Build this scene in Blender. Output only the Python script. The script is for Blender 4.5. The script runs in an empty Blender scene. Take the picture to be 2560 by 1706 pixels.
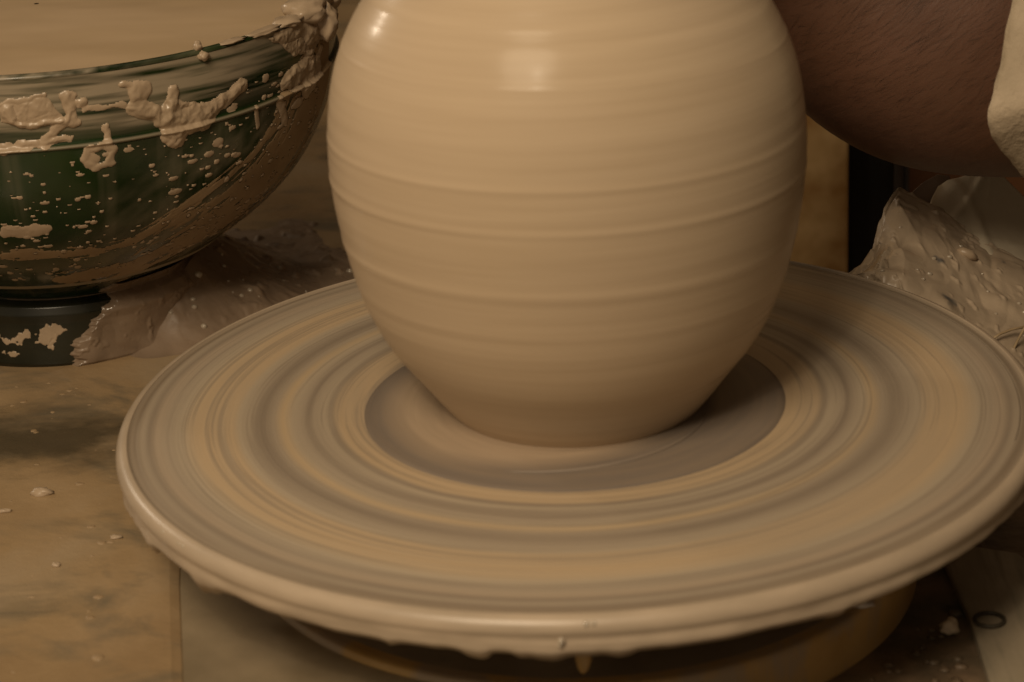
import bpy, math, random
import numpy as np
from mathutils import Matrix, Vector
R = math.radians
random.seed(7)
scene = bpy.context.scene
COL = scene.collection

# ------------------------------------------------------------------ camera
cam_d = bpy.data.cameras.new('camera')
cam_d.sensor_width = 36.0
cam_d.lens = 80.76
cam_d.clip_start = 0.02
cam_d.clip_end = 60
cam_d.dof.use_dof = True
cam_d.dof.focus_distance = 0.86
cam_d.dof.aperture_fstop = 15
cam = bpy.data.objects.new('camera', cam_d)
COL.objects.link(cam)
_r = (0.99877114, 0.00949667, -0.04864172)
_u = (0.04160718, 0.37257342, 0.92706952)
_f = (-0.02692669, 0.92795413, -0.37172045)
cam.matrix_world = Matrix(((_r[0], _u[0], -_f[0], 0.0), (_r[1], _u[1], -_f[1], -0.69255694),
                           (_r[2], _u[2], -_f[2], 0.29821982), (0, 0, 0, 1)))
scene.camera = cam

# ------------------------------------------------------------------ world and lamps (indoor workshop)
world = bpy.data.worlds.new('World')
scene.world = world
world.use_nodes = True
bg = world.node_tree.nodes['Background']
bg.inputs[0].default_value = (1.0, 0.75, 0.49, 1)
bg.inputs[1].default_value = 0.23
scene.view_settings.view_transform = 'Standard'
scene.view_settings.look = 'None'
scene.view_settings.exposure = 0.0
scene.view_settings.gamma = 1.0


def lamp(name, loc, target, size, power, color):
    d = bpy.data.lights.new(name, 'AREA')
    d.shape = 'DISK'
    d.size = size
    d.energy = power
    d.color = color
    o = bpy.data.objects.new(name, d)
    COL.objects.link(o)
    o.location = loc
    o.rotation_euler = (Vector(target) - Vector(loc)).to_track_quat('-Z', 'Y').to_euler()
    return o


lamp('ceiling_lamp', (-0.30, -0.78, 0.88), (0, 0, 0.03), 0.48, 9.4, (1.0, 0.79, 0.545))
lamp('bare_bulb', (-0.22, -0.84, 0.80), (0, 0, 0.03), 0.05, 0.9, (1.0, 0.82, 0.60))
lamp('side_lamp', (-0.84, 0.60, 0.42), (-0.05, 0, 0.06), 0.06, 1.3, (1.0, 0.82, 0.62))

# ------------------------------------------------------------------ helpers


def tag(o, label=None, cat=None, group=None, kind=None):
    if label: o['label'] = label
    if cat: o['category'] = cat
    if group: o['group'] = group
    if kind: o['kind'] = kind
    return o


def empty(name, loc, label, cat, group=None):
    o = bpy.data.objects.new(name, None)
    o.empty_display_size = 0.02
    COL.objects.link(o)
    o.location = loc
    return tag(o, label, cat, group)


def mesh_obj(name, verts, faces, material, parent=None, smooth=True, attrs=None):
    me = bpy.data.meshes.new(name)
    verts = np.asarray(verts, dtype=np.float64)
    if isinstance(faces, np.ndarray):
        n = faces.shape[1]
        me.vertices.add(len(verts))
        me.vertices.foreach_set('co', verts.ravel())
        me.loops.add(faces.size)
        me.loops.foreach_set('vertex_index', faces.ravel().astype(np.int32))
        me.polygons.add(len(faces))
        me.polygons.foreach_set('loop_start', np.arange(0, faces.size, n, dtype=np.int32))
        me.update(calc_edges=True)
    else:
        me.from_pydata([tuple(v) for v in verts], [], faces)
        me.update()
    me.validate()
    if smooth:
        me.polygons.foreach_set('use_smooth', np.ones(len(me.polygons), dtype=bool))
    if attrs:
        for k, a in attrs.items():
            at = me.attributes.new(k, 'FLOAT', 'POINT')
            at.data.foreach_set('value', np.asarray(a, dtype=np.float32).ravel())
    me.materials.append(material)
    o = bpy.data.objects.new(name, me)
    COL.objects.link(o)
    if parent is not None:
        o.parent = parent
    return o


def grid_faces(nu, nv, wrap_u=False):
    """vertices laid out [u][v]"""
    iu = np.arange(nu if wrap_u else nu - 1)
    iv = np.arange(nv - 1)
    U, V = np.meshgrid(iu, iv, indexing='ij')
    U2 = (U + 1) % nu
    return np.stack([U * nv + V, U2 * nv + V, U2 * nv + V + 1, U * nv + V + 1], -1).reshape(-1, 4)


def hash2(ix, iy, seed):
    h = (ix.astype(np.int64) * 374761393 + iy.astype(np.int64) * 668265263 + seed * 1274126177) & 0xffffffff
    h = ((h ^ (h >> 13)) * 1274126177) & 0xffffffff
    h = h ^ (h >> 16)
    return (h & 0xffff) / 65535.0


def vnoise(x, y, seed=0):
    x = np.asarray(x, float); y = np.asarray(y, float)
    ix = np.floor(x); iy = np.floor(y)
    fx = x - ix; fy = y - iy
    fx = fx * fx * (3 - 2 * fx); fy = fy * fy * (3 - 2 * fy)
    a = hash2(ix, iy, seed); b = hash2(ix + 1, iy, seed)
    c = hash2(ix, iy + 1, seed); d = hash2(ix + 1, iy + 1, seed)
    return (a * (1 - fx) + b * fx) * (1 - fy) + (c * (1 - fx) + d * fx) * fy


def fbm(x, y, seed=0, octs=4):
    s = 0; amp = 1; tot = 0
    for k in range(octs):
        s = s + amp * vnoise(np.asarray(x) * 2 ** k, np.asarray(y) * 2 ** k, seed + 17 * k)
        tot += amp; amp *= 0.5
    return s / tot - 0.5


def sstep(a, b, x):
    t = np.clip((x - a) / (b - a), 0, 1)
    return t * t * (3 - 2 * t)


def lathe(name, prof, n, material, parent=None, fn=None, smooth=True):
    """prof: list of (r,z); closed around z. fn(theta, r, z)->r,z"""
    prof = np.asarray(prof, float)
    th = np.linspace(0, 2 * np.pi, n, endpoint=False)
    T, K = np.meshgrid(th, np.arange(len(prof)), indexing='ij')
    r = prof[:, 0][K]; z = prof[:, 1][K]
    if fn: r, z = fn(T, r, z)
    v = np.stack([r * np.cos(T), r * np.sin(T), z], -1).reshape(-1, 3)
    return mesh_obj(name, v, grid_faces(n, len(prof), True), material, parent, smooth)


def tube(points, radii, seg=10, cap=True):
    P = [Vector(p) for p in points]
    verts, faces = [], []
    up = Vector((0, 0, 1))
    for i, p in enumerate(P):
        d = (P[min(i + 1, len(P) - 1)] - P[max(i - 1, 0)]).normalized()
        a = d.cross(up)
        if a.length < 1e-4: a = d.cross(Vector((0, 1, 0)))
        a.normalize(); b = a.cross(d)
        for k in range(seg):
            t = 2 * math.pi * k / seg
            verts.append(p + (a * math.cos(t) + b * math.sin(t)) * radii[i])
    for i in range(len(P) - 1):
        for k in range(seg):
            k2 = (k + 1) % seg
            faces.append((i * seg + k, i * seg + k2, (i + 1) * seg + k2, (i + 1) * seg + k))
    if cap:
        faces.append(tuple(range(seg))[::-1])
        faces.append(tuple((len(P) - 1) * seg + k for k in range(seg)))
    return verts, faces


def blob(name, loc, size, material, parent=None, seed=1, amp=0.25, flat=0.0, n=(20, 12), freq=1.5):
    """lumpy closed lump"""
    nu, nv = n
    th = np.linspace(0, 2 * np.pi, nu, endpoint=False)
    ph = np.linspace(0.02, np.pi - 0.02, nv)
    T, P = np.meshgrid(th, ph, indexing='ij')
    d = np.stack([np.sin(P) * np.cos(T), np.sin(P) * np.sin(T), np.cos(P)], -1)
    nz = fbm(d[..., 0] * freq + d[..., 2] * 1.1 + 9, d[..., 1] * freq + d[..., 2] * 1.7 + 5, seed, 3)
    r = 1 + amp * 2 * nz
    v = d * r[..., None] * np.array(size)
    if flat: v[..., 2] = np.maximum(v[..., 2], -flat * size[2])
    o = mesh_obj(name, v.reshape(-1, 3), grid_faces(nu, nv, True)[:, ::-1], material, parent)
    o.location = loc
    return o


# ------------------------------------------------------------------ materials
class NT:
    def __init__(self, name):
        self.m = bpy.data.materials.new(name)
        self.m.use_nodes = True
        self.t = self.m.node_tree
        self.b = self.t.nodes['Principled BSDF']

    def n(self, typ, **kw):
        x = self.t.nodes.new(typ)
        for k, v in kw.items():
            if k in x.inputs: x.inputs[k].default_value = v
            else: setattr(x, k, v)
        return x

    def l(self, a, b): self.t.links.new(a, b)

    def tex(self, which='Object'):
        return self.n('ShaderNodeTexCoord').outputs[which]

    def noise(self, vec, scale, detail=4, rough=0.55, dist=0.0):
        x = self.n('ShaderNodeTexNoise')
        x.inputs['Scale'].default_value = scale
        x.inputs['Detail'].default_value = detail
        x.inputs['Roughness'].default_value = rough
        x.inputs['Distortion'].default_value = dist
        if vec is not None: self.l(vec, x.inputs['Vector'])
        return x.outputs['Fac']

    def ramp(self, fac, stops, interp='LINEAR'):
        x = self.n('ShaderNodeValToRGB')
        x.color_ramp.interpolation = interp
        e = x.color_ramp.elements
        while len(e) > 1: e.remove(e[-1])
        for i, (p, c) in enumerate(stops):
            if i == 0: el = e[0]; el.position = p
            else: el = e.new(p)
            el.color = (c, c, c, 1) if isinstance(c, (int, float)) else (*c, 1)
        self.l(fac, x.inputs['Fac'])
        return x.outputs['Color']

    def math(self, op, a, b=None, c=None, clamp=False):
        x = self.n('ShaderNodeMath', operation=op, use_clamp=clamp)
        for i, v in enumerate((a, b, c)):
            if v is None: continue
            if isinstance(v, (int, float)): x.inputs[i].default_value = v
            else: self.l(v, x.inputs[i])
        return x.outputs[0]

    def mix(self, fac, a, b, mode='MIX'):
        x = self.n('ShaderNodeMix', data_type='RGBA', blend_type=mode)
        for s, v in ((x.inputs['Factor'], fac), (x.inputs['A'], a), (x.inputs['B'], b)):
            if isinstance(v, (int, float)): s.default_value = v
            elif isinstance(v, tuple): s.default_value = (*v, 1)
            else: self.l(v, s)
        return x.outputs['Result']

    def mapping(self, vec, scale=(1, 1, 1), rot=(0, 0, 0), loc=(0, 0, 0)):
        x = self.n('ShaderNodeMapping')
        x.inputs['Scale'].default_value = scale
        x.inputs['Rotation'].default_value = rot
        x.inputs['Location'].default_value = loc
        self.l(vec, x.inputs['Vector'])
        return x.outputs['Vector']

    def bump(self, h, strength=0.3, dist=0.001):
        x = self.n('ShaderNodeBump')
        x.inputs['Strength'].default_value = strength
        x.inputs['Distance'].default_value = dist
        self.l(h, x.inputs['Height'])
        self.l(x.outputs['Normal'], self.b.inputs['Normal'])

    def color(self, c):
        if isinstance(c, tuple): self.b.inputs['Base Color'].default_value = (*c, 1)
        else: self.l(c, self.b.inputs['Base Color'])

    def rough(self, r):
        if isinstance(r, (int, float)): self.b.inputs['Roughness'].default_value = r
        else: self.l(r, self.b.inputs['Roughness'])


def simple_mat(name, c1, c2, scale, rough, bump=0.2, bdist=0.001, detail=5, bscale=None, spec=0.5, rough2=None):
    k = NT(name)
    tc = k.tex()
    f = k.noise(tc, scale, detail)
    k.color(k.ramp(f, [(0.32, c1), (0.68, c2)]))
    if rough2 is None: k.rough(rough)
    else: k.rough(k.ramp(k.noise(tc, scale * 1.7, 3), [(0.35, rough), (0.65, rough2)]))
    k.b.inputs['Specular IOR Level'].default_value = spec
    if bump: k.bump(k.noise(tc, bscale or scale * 4, 4), bump, bdist)
    return k.m


def pot_material():
    k = NT('wet_pot_clay')
    tc = k.tex()
    f = k.noise(k.mapping(tc, (1.2, 1.2, 40)), 9, 4)
    g = k.noise(tc, 14, 2)
    c = k.ramp(f, [(0.3, (0.445, 0.345, 0.233)), (0.7, (0.505, 0.398, 0.275))])
    c = k.mix(k.ramp(g, [(0.35, 0.0), (0.7, 0.35)]), c, (0.47, 0.37, 0.27))
    k.color(c)
    k.rough(k.ramp(k.noise(k.mapping(tc, (1, 1, 60)), 6, 3), [(0.3, 0.26), (0.7, 0.36)]))
    k.b.inputs['Specular IOR Level'].default_value = 0.05
    k.b.inputs['Coat Weight'].default_value = 0.11
    k.b.inputs['Coat Roughness'].default_value = 0.17
    k.bump(k.noise(k.mapping(tc, (1.5, 1.5, 90)), 12, 4), 0.05, 0.0008)
    return k.m


OCH = (0.465, 0.355, 0.23); GRY = (0.345, 0.285, 0.215); GRD = (0.24, 0.195, 0.148); LIG = (0.405, 0.338, 0.25)


def wheel_material():
    k = NT('clay_smeared_wheel_top')
    tc = k.tex()
    sp = k.n('ShaderNodeSeparateXYZ'); k.l(tc, sp.inputs[0])
    r = k.math('SQRT', k.math('ADD', k.math('POWER', sp.outputs[0], 2.0), k.math('POWER', sp.outputs[1], 2.0)))
    # direction on the unit circle, so that streaks run round the wheel without a seam
    cx = k.math('DIVIDE', sp.outputs[0], k.math('MAXIMUM', r, 0.001))
    cy = k.math('DIVIDE', sp.outputs[1], k.math('MAXIMUM', r, 0.001))
    def ring(ang, rad, off=0.0):
        cb = k.n('ShaderNodeCombineXYZ')
        k.l(k.math('MULTIPLY', cx, ang), cb.inputs[0])
        k.l(k.math('MULTIPLY', cy, ang), cb.inputs[1])
        k.l(k.math('MULTIPLY_ADD', r, rad, off), cb.inputs[2])
        return cb.outputs[0]
    wob = k.noise(ring(1.3, 40, 3.0), 1.0, 2)
    rr = k.math('ADD', r, k.math('MULTIPLY', k.math('SUBTRACT', wob, 0.5), 0.0022))
    x = k.math('DIVIDE', rr, 0.15)
    s = lambda v: v / 150.0
    base = k.ramp(x, [(s(66), OCH), (s(78.5), OCH), (s(80.5), GRD), (s(82.5), LIG), (s(86.5), GRY), (s(88), GRD), (s(90), GRY), (s(93), LIG),
                      (s(96), (0.46, 0.35, 0.22)), (s(99), GRY), (s(103), GRD), (s(107), GRY), (s(110.5), LIG), (s(113), OCH), (s(124), (0.475, 0.36, 0.23)), (s(129), LIG),
                      (s(133), GRY), (s(136.5), (0.38, 0.305, 0.225)), (s(139), GRD), (s(141.5), GRY), (s(143.5), (0.2, 0.155, 0.11)), (s(145.5), (0.28, 0.225, 0.165)), (s(147), GRY)])
    fine = k.noise(ring(0.6, 620), 1.0, 5, 0.65)
    mid = k.noise(ring(1.1, 230, 7.0), 1.0, 4, 0.6)
    wide = k.noise(ring(0.8, 70, 17.0), 1.0, 3, 0.5)
    c = k.mix(k.ramp(fine, [(0.52, 0.0), (0.60, 0.6)]), base, GRD)
    c = k.mix(k.ramp(mid, [(0.5, 0.0), (0.66, 0.28)]), c, LIG)
    c = k.mix(k.ramp(wide, [(0.5, 0.0), (0.72, 0.5)]), c, GRY)
    k.color(c)
    k.rough(k.ramp(fine, [(0.3, 0.40), (0.7, 0.55)]))
    k.b.inputs['Specular IOR Level'].default_value = 0.4
    k.bump(fine, 0.10, 0.0006)
    return k.m


def rim_material():
    k = NT('clay_on_wheel_rim')
    tc = k.tex()
    f = k.noise(k.mapping(tc, (1, 1, 5)), 40, 4)
    c = k.ramp(f, [(0.3, (0.36, 0.29, 0.212)), (0.7, (0.45, 0.362, 0.268))])
    k.color(c); k.rough(0.36)
    k.bump(k.noise(tc, 60, 3), 0.15, 0.001)
    return k.m


def pad_material():
    k = NT('wet_pad_clay')
    tc = k.tex()
    sp = k.n('ShaderNodeSeparateXYZ'); k.l(tc, sp.inputs[0])
    r = k.math('SQRT', k.math('ADD', k.math('POWER', sp.outputs[0], 2.0), k.math('POWER', sp.outputs[1], 2.0)))
    cb = k.n('ShaderNodeCombineXYZ')
    k.l(k.math('DIVIDE', sp.outputs[0], r), cb.inputs[0]); k.l(k.math('DIVIDE', sp.outputs[1], r), cb.inputs[1])
    k.l(k.math('MULTIPLY', r, 260.0), cb.inputs[2])
    f = k.noise(cb.outputs[0], 1.0, 3)
    # paler tone winding in towards the pot, from the left round to the front right
    th = k.math('ARCTAN2', sp.outputs[1], k.math('MULTIPLY', sp.outputs[0], -1.0))      # 0 left, negative towards the viewer
    th = k.math('MULTIPLY', k.math('ABSOLUTE', th), -1.0)
    turn = k.n('ShaderNodeMapRange'); k.l(th, turn.inputs['Value'])
    turn.inputs['From Min'].default_value = -2.3; turn.inputs['From Max'].default_value = -0.7
    turn.inputs['To Min'].default_value = 0.040; turn.inputs['To Max'].default_value = 0.0605
    edge = k.math('SUBTRACT', r, turn.outputs['Result'])
    base = k.mix(k.ramp(k.math('MULTIPLY_ADD', edge, 60.0, 0.5), [(0.15, 0.0), (0.75, 1.0)]), (0.42, 0.325, 0.23), (0.195, 0.162, 0.133))
    base = k.mix(k.ramp(k.math('DIVIDE', r, 0.07), [(0.92, 0.0), (0.975, 0.8)]), base, (0.15, 0.125, 0.105))
    c = k.mix(k.ramp(f, [(0.4, 0.0), (0.7, 0.5)]), base, (0.29, 0.225, 0.16))
    k.color(c); k.rough(0.5)
    k.bump(f, 0.12, 0.0006)
    return k.m


M_pot = pot_material()
M_wheel = wheel_material()
M_rim = rim_material()
M_pad = pad_material()
M_slop = simple_mat('thick_wet_clay', (0.34, 0.26, 0.175), (0.45, 0.345, 0.24), 45, 0.25, 0.15, 0.001, bscale=160, rough2=0.42)
M_foot = simple_mat('shade_darkened_foot_green', (0.006, 0.008, 0.004), (0.026, 0.026, 0.016), 45, 0.25, 0.1, 0.001, bscale=60)  # bowl green taken near black: the shade on the foot is in the colour
M_smear = simple_mat('dried_ochre_smear', (0.25, 0.17, 0.09), (0.36, 0.26, 0.155), 60, 0.5, 0.1, 0.0008, bscale=200)
M_slopdark = simple_mat('wet_clay_spill', (0.17, 0.122, 0.082), (0.28, 0.205, 0.142), 30, 0.12, 0.3, 0.0015, bscale=90, rough2=0.5)
M_drycrumb = simple_mat('pale_clay_crumb', (0.45, 0.36, 0.25), (0.6, 0.5, 0.38), 200, 0.6, 0.4, 0.001)
M_sleeve = simple_mat('clay_caked_cloth', (0.30, 0.24, 0.16), (0.47, 0.385, 0.28), 34, 0.75, 0.6, 0.0018, bscale=260)


def table_material():
    k = NT('clay_covered_table_top')
    tc = k.tex()
    f = k.noise(tc, 11, 5, 0.55, 0.4)
    g = k.noise(k.mapping(tc, (1, 1.8, 1), (0, 0, R(25)), (3, 1, 0)), 17, 5, 0.6, 0.6)
    c = k.ramp(f, [(0.32, (0.25, 0.168, 0.088)), (0.55, (0.33, 0.232, 0.128)), (0.72, (0.345, 0.265, 0.17))])
    c = k.mix(k.ramp(g, [(0.50, 0.0), (0.66, 0.85)]), c, (0.15, 0.125, 0.085))
    # a dark stain left of the wheel, in front of the bowl
    d = k.n('ShaderNodeVectorMath', operation='DISTANCE')
    k.l(k.mapping(tc, (0.42, 1.0, 1.0)), d.inputs[0]); d.inputs[1].default_value = (0.185 * 0.42, -0.115, 0)
    st = k.math('ADD', d.outputs['Value'], k.math('MULTIPLY', k.math('SUBTRACT', k.noise(k.mapping(tc, (1, 1.5, 1), (0, 0, R(-30))), 38, 5, 0.6), 0.5), 0.06))
    c = k.mix(k.ramp(st, [(0.012, 0.92), (0.036, 0.0)]), c, (0.075, 0.058, 0.034))
    k.color(c)
    k.rough(k.ramp(k.noise(tc, 25, 3), [(0.35, 0.22), (0.65, 0.5)]))
    k.b.inputs['Specular IOR Level'].default_value = 0.35
    k.bump(k.noise(tc, 42, 6, 0.6), 0.35, 0.003)
    return k.m


M_table = table_material()
M_deck = simple_mat('grey_clay_filmed_deck', (0.18, 0.14, 0.085), (0.28, 0.22, 0.14), 26, 0.5, 0.2, 0.001)
M_drumtop = simple_mat('grey_drum_top', (0.20, 0.165, 0.12), (0.32, 0.265, 0.2), 30, 0.4, 0.2, 0.001)
k_ = NT('clay_smeared_ochre_paint')
tc_ = k_.tex()
c_ = k_.ramp(k_.noise(tc_, 24, 5), [(0.32, (0.42, 0.26, 0.09)), (0.68, (0.58, 0.39, 0.16))])
c_ = k_.mix(k_.ramp(k_.noise(k_.mapping(tc_, (1, 1, .5)), 32, 5, 0.6, 0.5), [(0.46, 0.0), (0.58, 0.9)]), c_, (0.36, 0.29, 0.215))
k_.color(c_); k_.rough(0.4); k_.bump(k_.noise(tc_, 70, 4), 0.25, 0.0015)
M_drum = k_.m
M_plank = None


def plank_material():
    k = NT('clay_smeared_grey_plank')
    tc = k.tex()
    g = k.noise(k.mapping(tc, (14, 1.2, 4)), 18, 5, 0.6)
    f = k.noise(tc, 30, 5)
    c = k.ramp(f, [(0.3, (0.22, 0.185, 0.13)), (0.7, (0.36, 0.30, 0.215))])
    c = k.mix(k.ramp(g, [(0.5, 0.0), (0.75, 0.6)]), c, (0.10, 0.095, 0.07))
    k.color(c); k.rough(0.55)
    k.bump(g, 0.3, 0.001)
    return k.m


M_plank = plank_material()
M_pit = simple_mat('dark_clay_floor', (0.05, 0.046, 0.03), (0.20, 0.135, 0.082), 42, 0.5, 0.5, 0.003, bscale=90)
M_black = simple_mat('gap_shade_black', (0.006, 0.005, 0.004), (0.012, 0.010, 0.008), 30, 0.6, 0.1)
M_board = simple_mat('ochre_stained_board', (0.36, 0.18, 0.045), (0.80, 0.57, 0.28), 34, 0.6, 0.15, detail=3)
M_blue = simple_mat('blue_grey_cloth', (0.085, 0.078, 0.075), (0.12, 0.11, 0.105), 30, 0.8, 0.1)
M_rust = simple_mat('rust_brown_paint', (0.14, 0.055, 0.018), (0.2, 0.085, 0.03), 30, 0.6, 0.1)
M_wall = simple_mat('dark_brown_plaster', (0.055, 0.034, 0.02), (0.09, 0.06, 0.035), 5, 0.8, 0.1)
M_ring = simple_mat('dark_rubber', (0.03, 0.024, 0.014), (0.05, 0.04, 0.025), 60, 0.6, 0.1)
M_straw = simple_mat('dry_straw', (0.28, 0.2, 0.11), (0.4, 0.3, 0.18), 120, 0.6, 0.2)
M_sheet = simple_mat('clay_filmed_plastic_sheet', (0.48, 0.42, 0.315), (0.60, 0.53, 0.41), 14, 0.38, 0.25, 0.002, bscale=30)
k_ = NT('glossy_wet_clay')
tc_ = k_.tex()
c_ = k_.ramp(k_.noise(tc_, 24, 5), [(0.32, (0.33, 0.26, 0.185)), (0.68, (0.48, 0.385, 0.28))])
c_ = k_.mix(k_.ramp(k_.noise(tc_, 52, 3), [(0.68, 0.0), (0.74, 0.85)]), c_, (0.10, 0.105, 0.11))
k_.color(c_); k_.rough(k_.ramp(k_.noise(tc_, 40, 3), [(0.35, 0.10), (0.65, 0.45)]))
k_.bump(k_.noise(tc_, 60, 4), 0.25, 0.002)
M_lump = k_.m
M_flap = simple_mat('pinkish_plastic', (0.22, 0.165, 0.13), (0.30, 0.225, 0.18), 20, 0.4, 0.2, 0.001)
M_white = simple_mat('whitish_clay', (0.55, 0.5, 0.46), (0.68, 0.63, 0.58), 150, 0.5, 0.3)
M_water = NT('water_bead'); M_water.color((0.42, 0.36, 0.28)); M_water.rough(0.04)
M_water.b.inputs['Specular IOR Level'].default_value = 0.9
M_water = M_water.m


def slip_material():
    k = NT('liquid_slip')
    tc = k.tex()
    f = k.noise(k.mapping(tc, (1, 2.4, 1)), 9, 3, 0.5, 0.5)
    k.color(k.ramp(f, [(0.3, (0.48, 0.355, 0.215)), (0.7, (0.57, 0.43, 0.28))]))
    k.rough(0.16)
    k.b.inputs['Specular IOR Level'].default_value = 0.45
    k.bump(k.noise(k.mapping(tc, (1, 2.2, 1)), 14, 2), 0.12, 0.003)
    return k.m


M_slip = slip_material()


def bowl_material():
    k = NT('green_enamel_bowl')
    a = k.n('ShaderNodeAttribute', attribute_name='wash').outputs['Fac']
    tc = k.tex()
    f = k.noise(tc, 30, 4)
    c = k.ramp(f, [(0.3, (0.006, 0.014, 0.004)), (0.7, (0.014, 0.034, 0.008))])
    c = k.mix(a, c, (0.36, 0.30, 0.215))
    k.color(c)
    rr = k.n('ShaderNodeMapRange'); k.l(a, rr.inputs['Value'])
    rr.inputs['To Min'].default_value = 0.16; rr.inputs['To Max'].default_value = 0.55
    k.rough(rr.outputs['Result'])
    k.bump(k.noise(tc, 150, 3), 0.06, 0.0006)
    return k.m


M_bowl = bowl_material()


def skin_material():
    k = NT('brown_skin')
    tc = k.tex()
    f = k.noise(tc, 22, 4)
    g = k.noise(k.mapping(k.mapping(tc, (1, 1, 1), (0, R(38), 0)), (0.42, 0.8, 2.6)), 42, 5, 0.6, 0.8)
    c = k.ramp(f, [(0.3, (0.080, 0.040, 0.025)), (0.7, (0.125, 0.064, 0.043))])
    c = k.mix(k.ramp(k.noise(tc, 9, 2), [(0.4, 0.0), (0.7, 0.4)]), c, (0.14, 0.062, 0.026))
    k.color(c); k.rough(0.5)
    k.b.inputs['Specular IOR Level'].default_value = 0.35
    k.b.inputs['Subsurface Weight'].default_value = 0.08
    k.b.inputs['Subsurface Radius'].default_value = (0.006, 0.002, 0.001)
    k.bump(k.math('ADD', k.math('MULTIPLY', g, 1.0), k.math('MULTIPLY', k.noise(tc, 900, 2), 0.15)), 0.20, 0.0025)
    return k.m


M_skin = skin_material()
M_hair = simple_mat('dark_arm_hair', (0.02, 0.012, 0.008), (0.03, 0.018, 0.012), 50, 0.5, 0)

# ------------------------------------------------------------------ setting: room floor, wall
def box(name, lo, hi, material, parent=None, bevel=0.0, loc=None):
    (x0, y0, z0), (x1, y1, z1) = lo, hi
    v = [(x0, y0, z0), (x1, y0, z0), (x1, y1, z0), (x0, y1, z0), (x0, y0, z1), (x1, y0, z1), (x1, y1, z1), (x0, y1, z1)]
    f = [(0, 3, 2, 1), (4, 5, 6, 7), (0, 1, 5, 4), (1, 2, 6, 5), (2, 3, 7, 6), (3, 0, 4, 7)]
    o = mesh_obj(name, v, f, material, parent, smooth=False)
    if bevel:
        b = o.modifiers.new('bevel', 'BEVEL'); b.width = bevel; b.segments = 3
        b.limit_method = 'ANGLE'
    return o


fl = box('floor', (-3, -2.2, -0.74), (3, 2.2, -0.70), M_pit); tag(fl, kind='structure')
wl = box('wall', (-3, 1.6, -0.74), (0.95, 1.66, 2.2), M_wall); tag(wl, kind='structure')
wr = box('ambient_blocking_wall', (0.95, -2.2, -0.74), (1.01, 1.66, 2.2), M_wall); tag(wr, kind='structure')  # unseen wall, added to keep ambient light off the right side

# ------------------------------------------------------------------ work table (left and behind)
ZT = -0.045


def prism(name, poly, z0, z1, material, parent=None, bevel=0.0, inset=0.0):
    n = len(poly)
    v = [(x - inset, y, z0) for x, y in poly] + [(x, y, z1) for x, y in poly]
    f = [tuple(range(n))[::-1], tuple(range(n, 2 * n))] + [(i, (i + 1) % n, n + (i + 1) % n, n + i) for i in range(n)]
    o = mesh_obj(name, v, f, material, parent, smooth=False)
    if bevel:
        b = o.modifiers.new('bevel', 'BEVEL'); b.width = bevel; b.segments = 3; b.limit_method = 'ANGLE'
    return o


tb = empty('work_table', (-0.4, 0.2, ZT), 'brown work table filmed with wet clay under the green bowl', 'table')
tpoly = [(-0.9, -0.45), (-0.062, -0.45), (-0.1176, -0.0976), (-0.1277, -0.0346), (-0.135, 0.02), (-0.13, 0.11), (-0.08, 0.165), (0.045, 0.2), (0.05, 0.95), (-0.9, 0.95)]
tt_ = prism('table_top', [(x + 0.4, y - 0.2) for x, y in tpoly], -0.0150, 0.0, M_table, tb, 0.006, 0.0)
for lx, ly in ((-0.4, -0.55), (-0.4, 0.65), (0.3, 0.65), (0.18, -0.55)):
    box('leg', (lx - .03, ly - .03, -0.655), (lx + .03, ly + .03, -0.024), M_board, tb)

# ------------------------------------------------------------------ potter's wheel
wheel = empty('pottery_wheel', (0, 0, 0), "spinning potter's wheel smeared with grey and ochre rings of clay", 'wheel')
# wheel head: flat top, small groove, rounded lip, ragged clay on the side
N = 720
rw = np.linspace(0.066, 0.143, 230)
top = [(0.002, 0), (0.03, 0), (0.06, 0)] + [(float(q), float(0.00020 * fbm(q * 420, 0 * q + 3, 6, 3) + 0.00010 * fbm(q * 1500, 0 * q + 8, 7, 2))) for q in rw] + [ (0.1448, -0.0006), (0.1456, -0.0007), (0.1462, -0.0002)]
wh = lathe('wheel_head', top, 360, M_wheel, wheel, lambda T, r, z: (r * (1 + 0.0035 * np.sin(T + 1.1) * (r < 0.142)), z))
lip = [(0.1462, -0.0002)]
for a in np.linspace(90, -8, 14):
    lip.append((0.1462 + 0.0040 * math.cos(R(a)), -0.0040 + 0.0040 * math.sin(R(a))))
for z in np.linspace(-0.0058, -0.0098, 12): lip.append((0.1495 + (z + 0.0058) * 0.05, z))
lip += [(0.147, -0.0122), (0.14, -0.0130), (0.11, -0.0140), (0.03, -0.0148)]


def lipfn(T, r, z):
    th = T * 0.15 / 0.012
    cx = np.cos(T) * 12; cy = np.sin(T) * 12
    nz = fbm(cx + 30, cy + 30, 3, 4)
    nz2 = fbm(cx * 1.6 + 60, cy * 1.6 + 60, 8, 2)
    side = sstep(-0.0052, -0.0085, z)
    bottom = sstep(-0.0080, -0.0122, z)
    rag = np.maximum(nz2 - 0.02, 0) * 0.008 * np.clip(-0.35 + 2 * nz + 1.9 * np.cos(T - R(-132)), 0.03, 1.5)
    out = (r > 0.12)
    wav = (vnoise(np.cos(T) * 3 + 9, np.sin(T) * 3 + z * 900, 5) - 0.5) * 0.0009
    r2 = r + out * (side * (nz * 0.0013 + wav * 0.6 + 0.0002) + bottom * nz2 * 0.0016)
    z2 = z - np.where((r > 0.143), bottom * rag, np.where(r > 0.13, bottom * rag * 0.5, 0))
    return r2, z2


lathe('clay_rim', lip, N, M_rim, wheel, lipfn)
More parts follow.
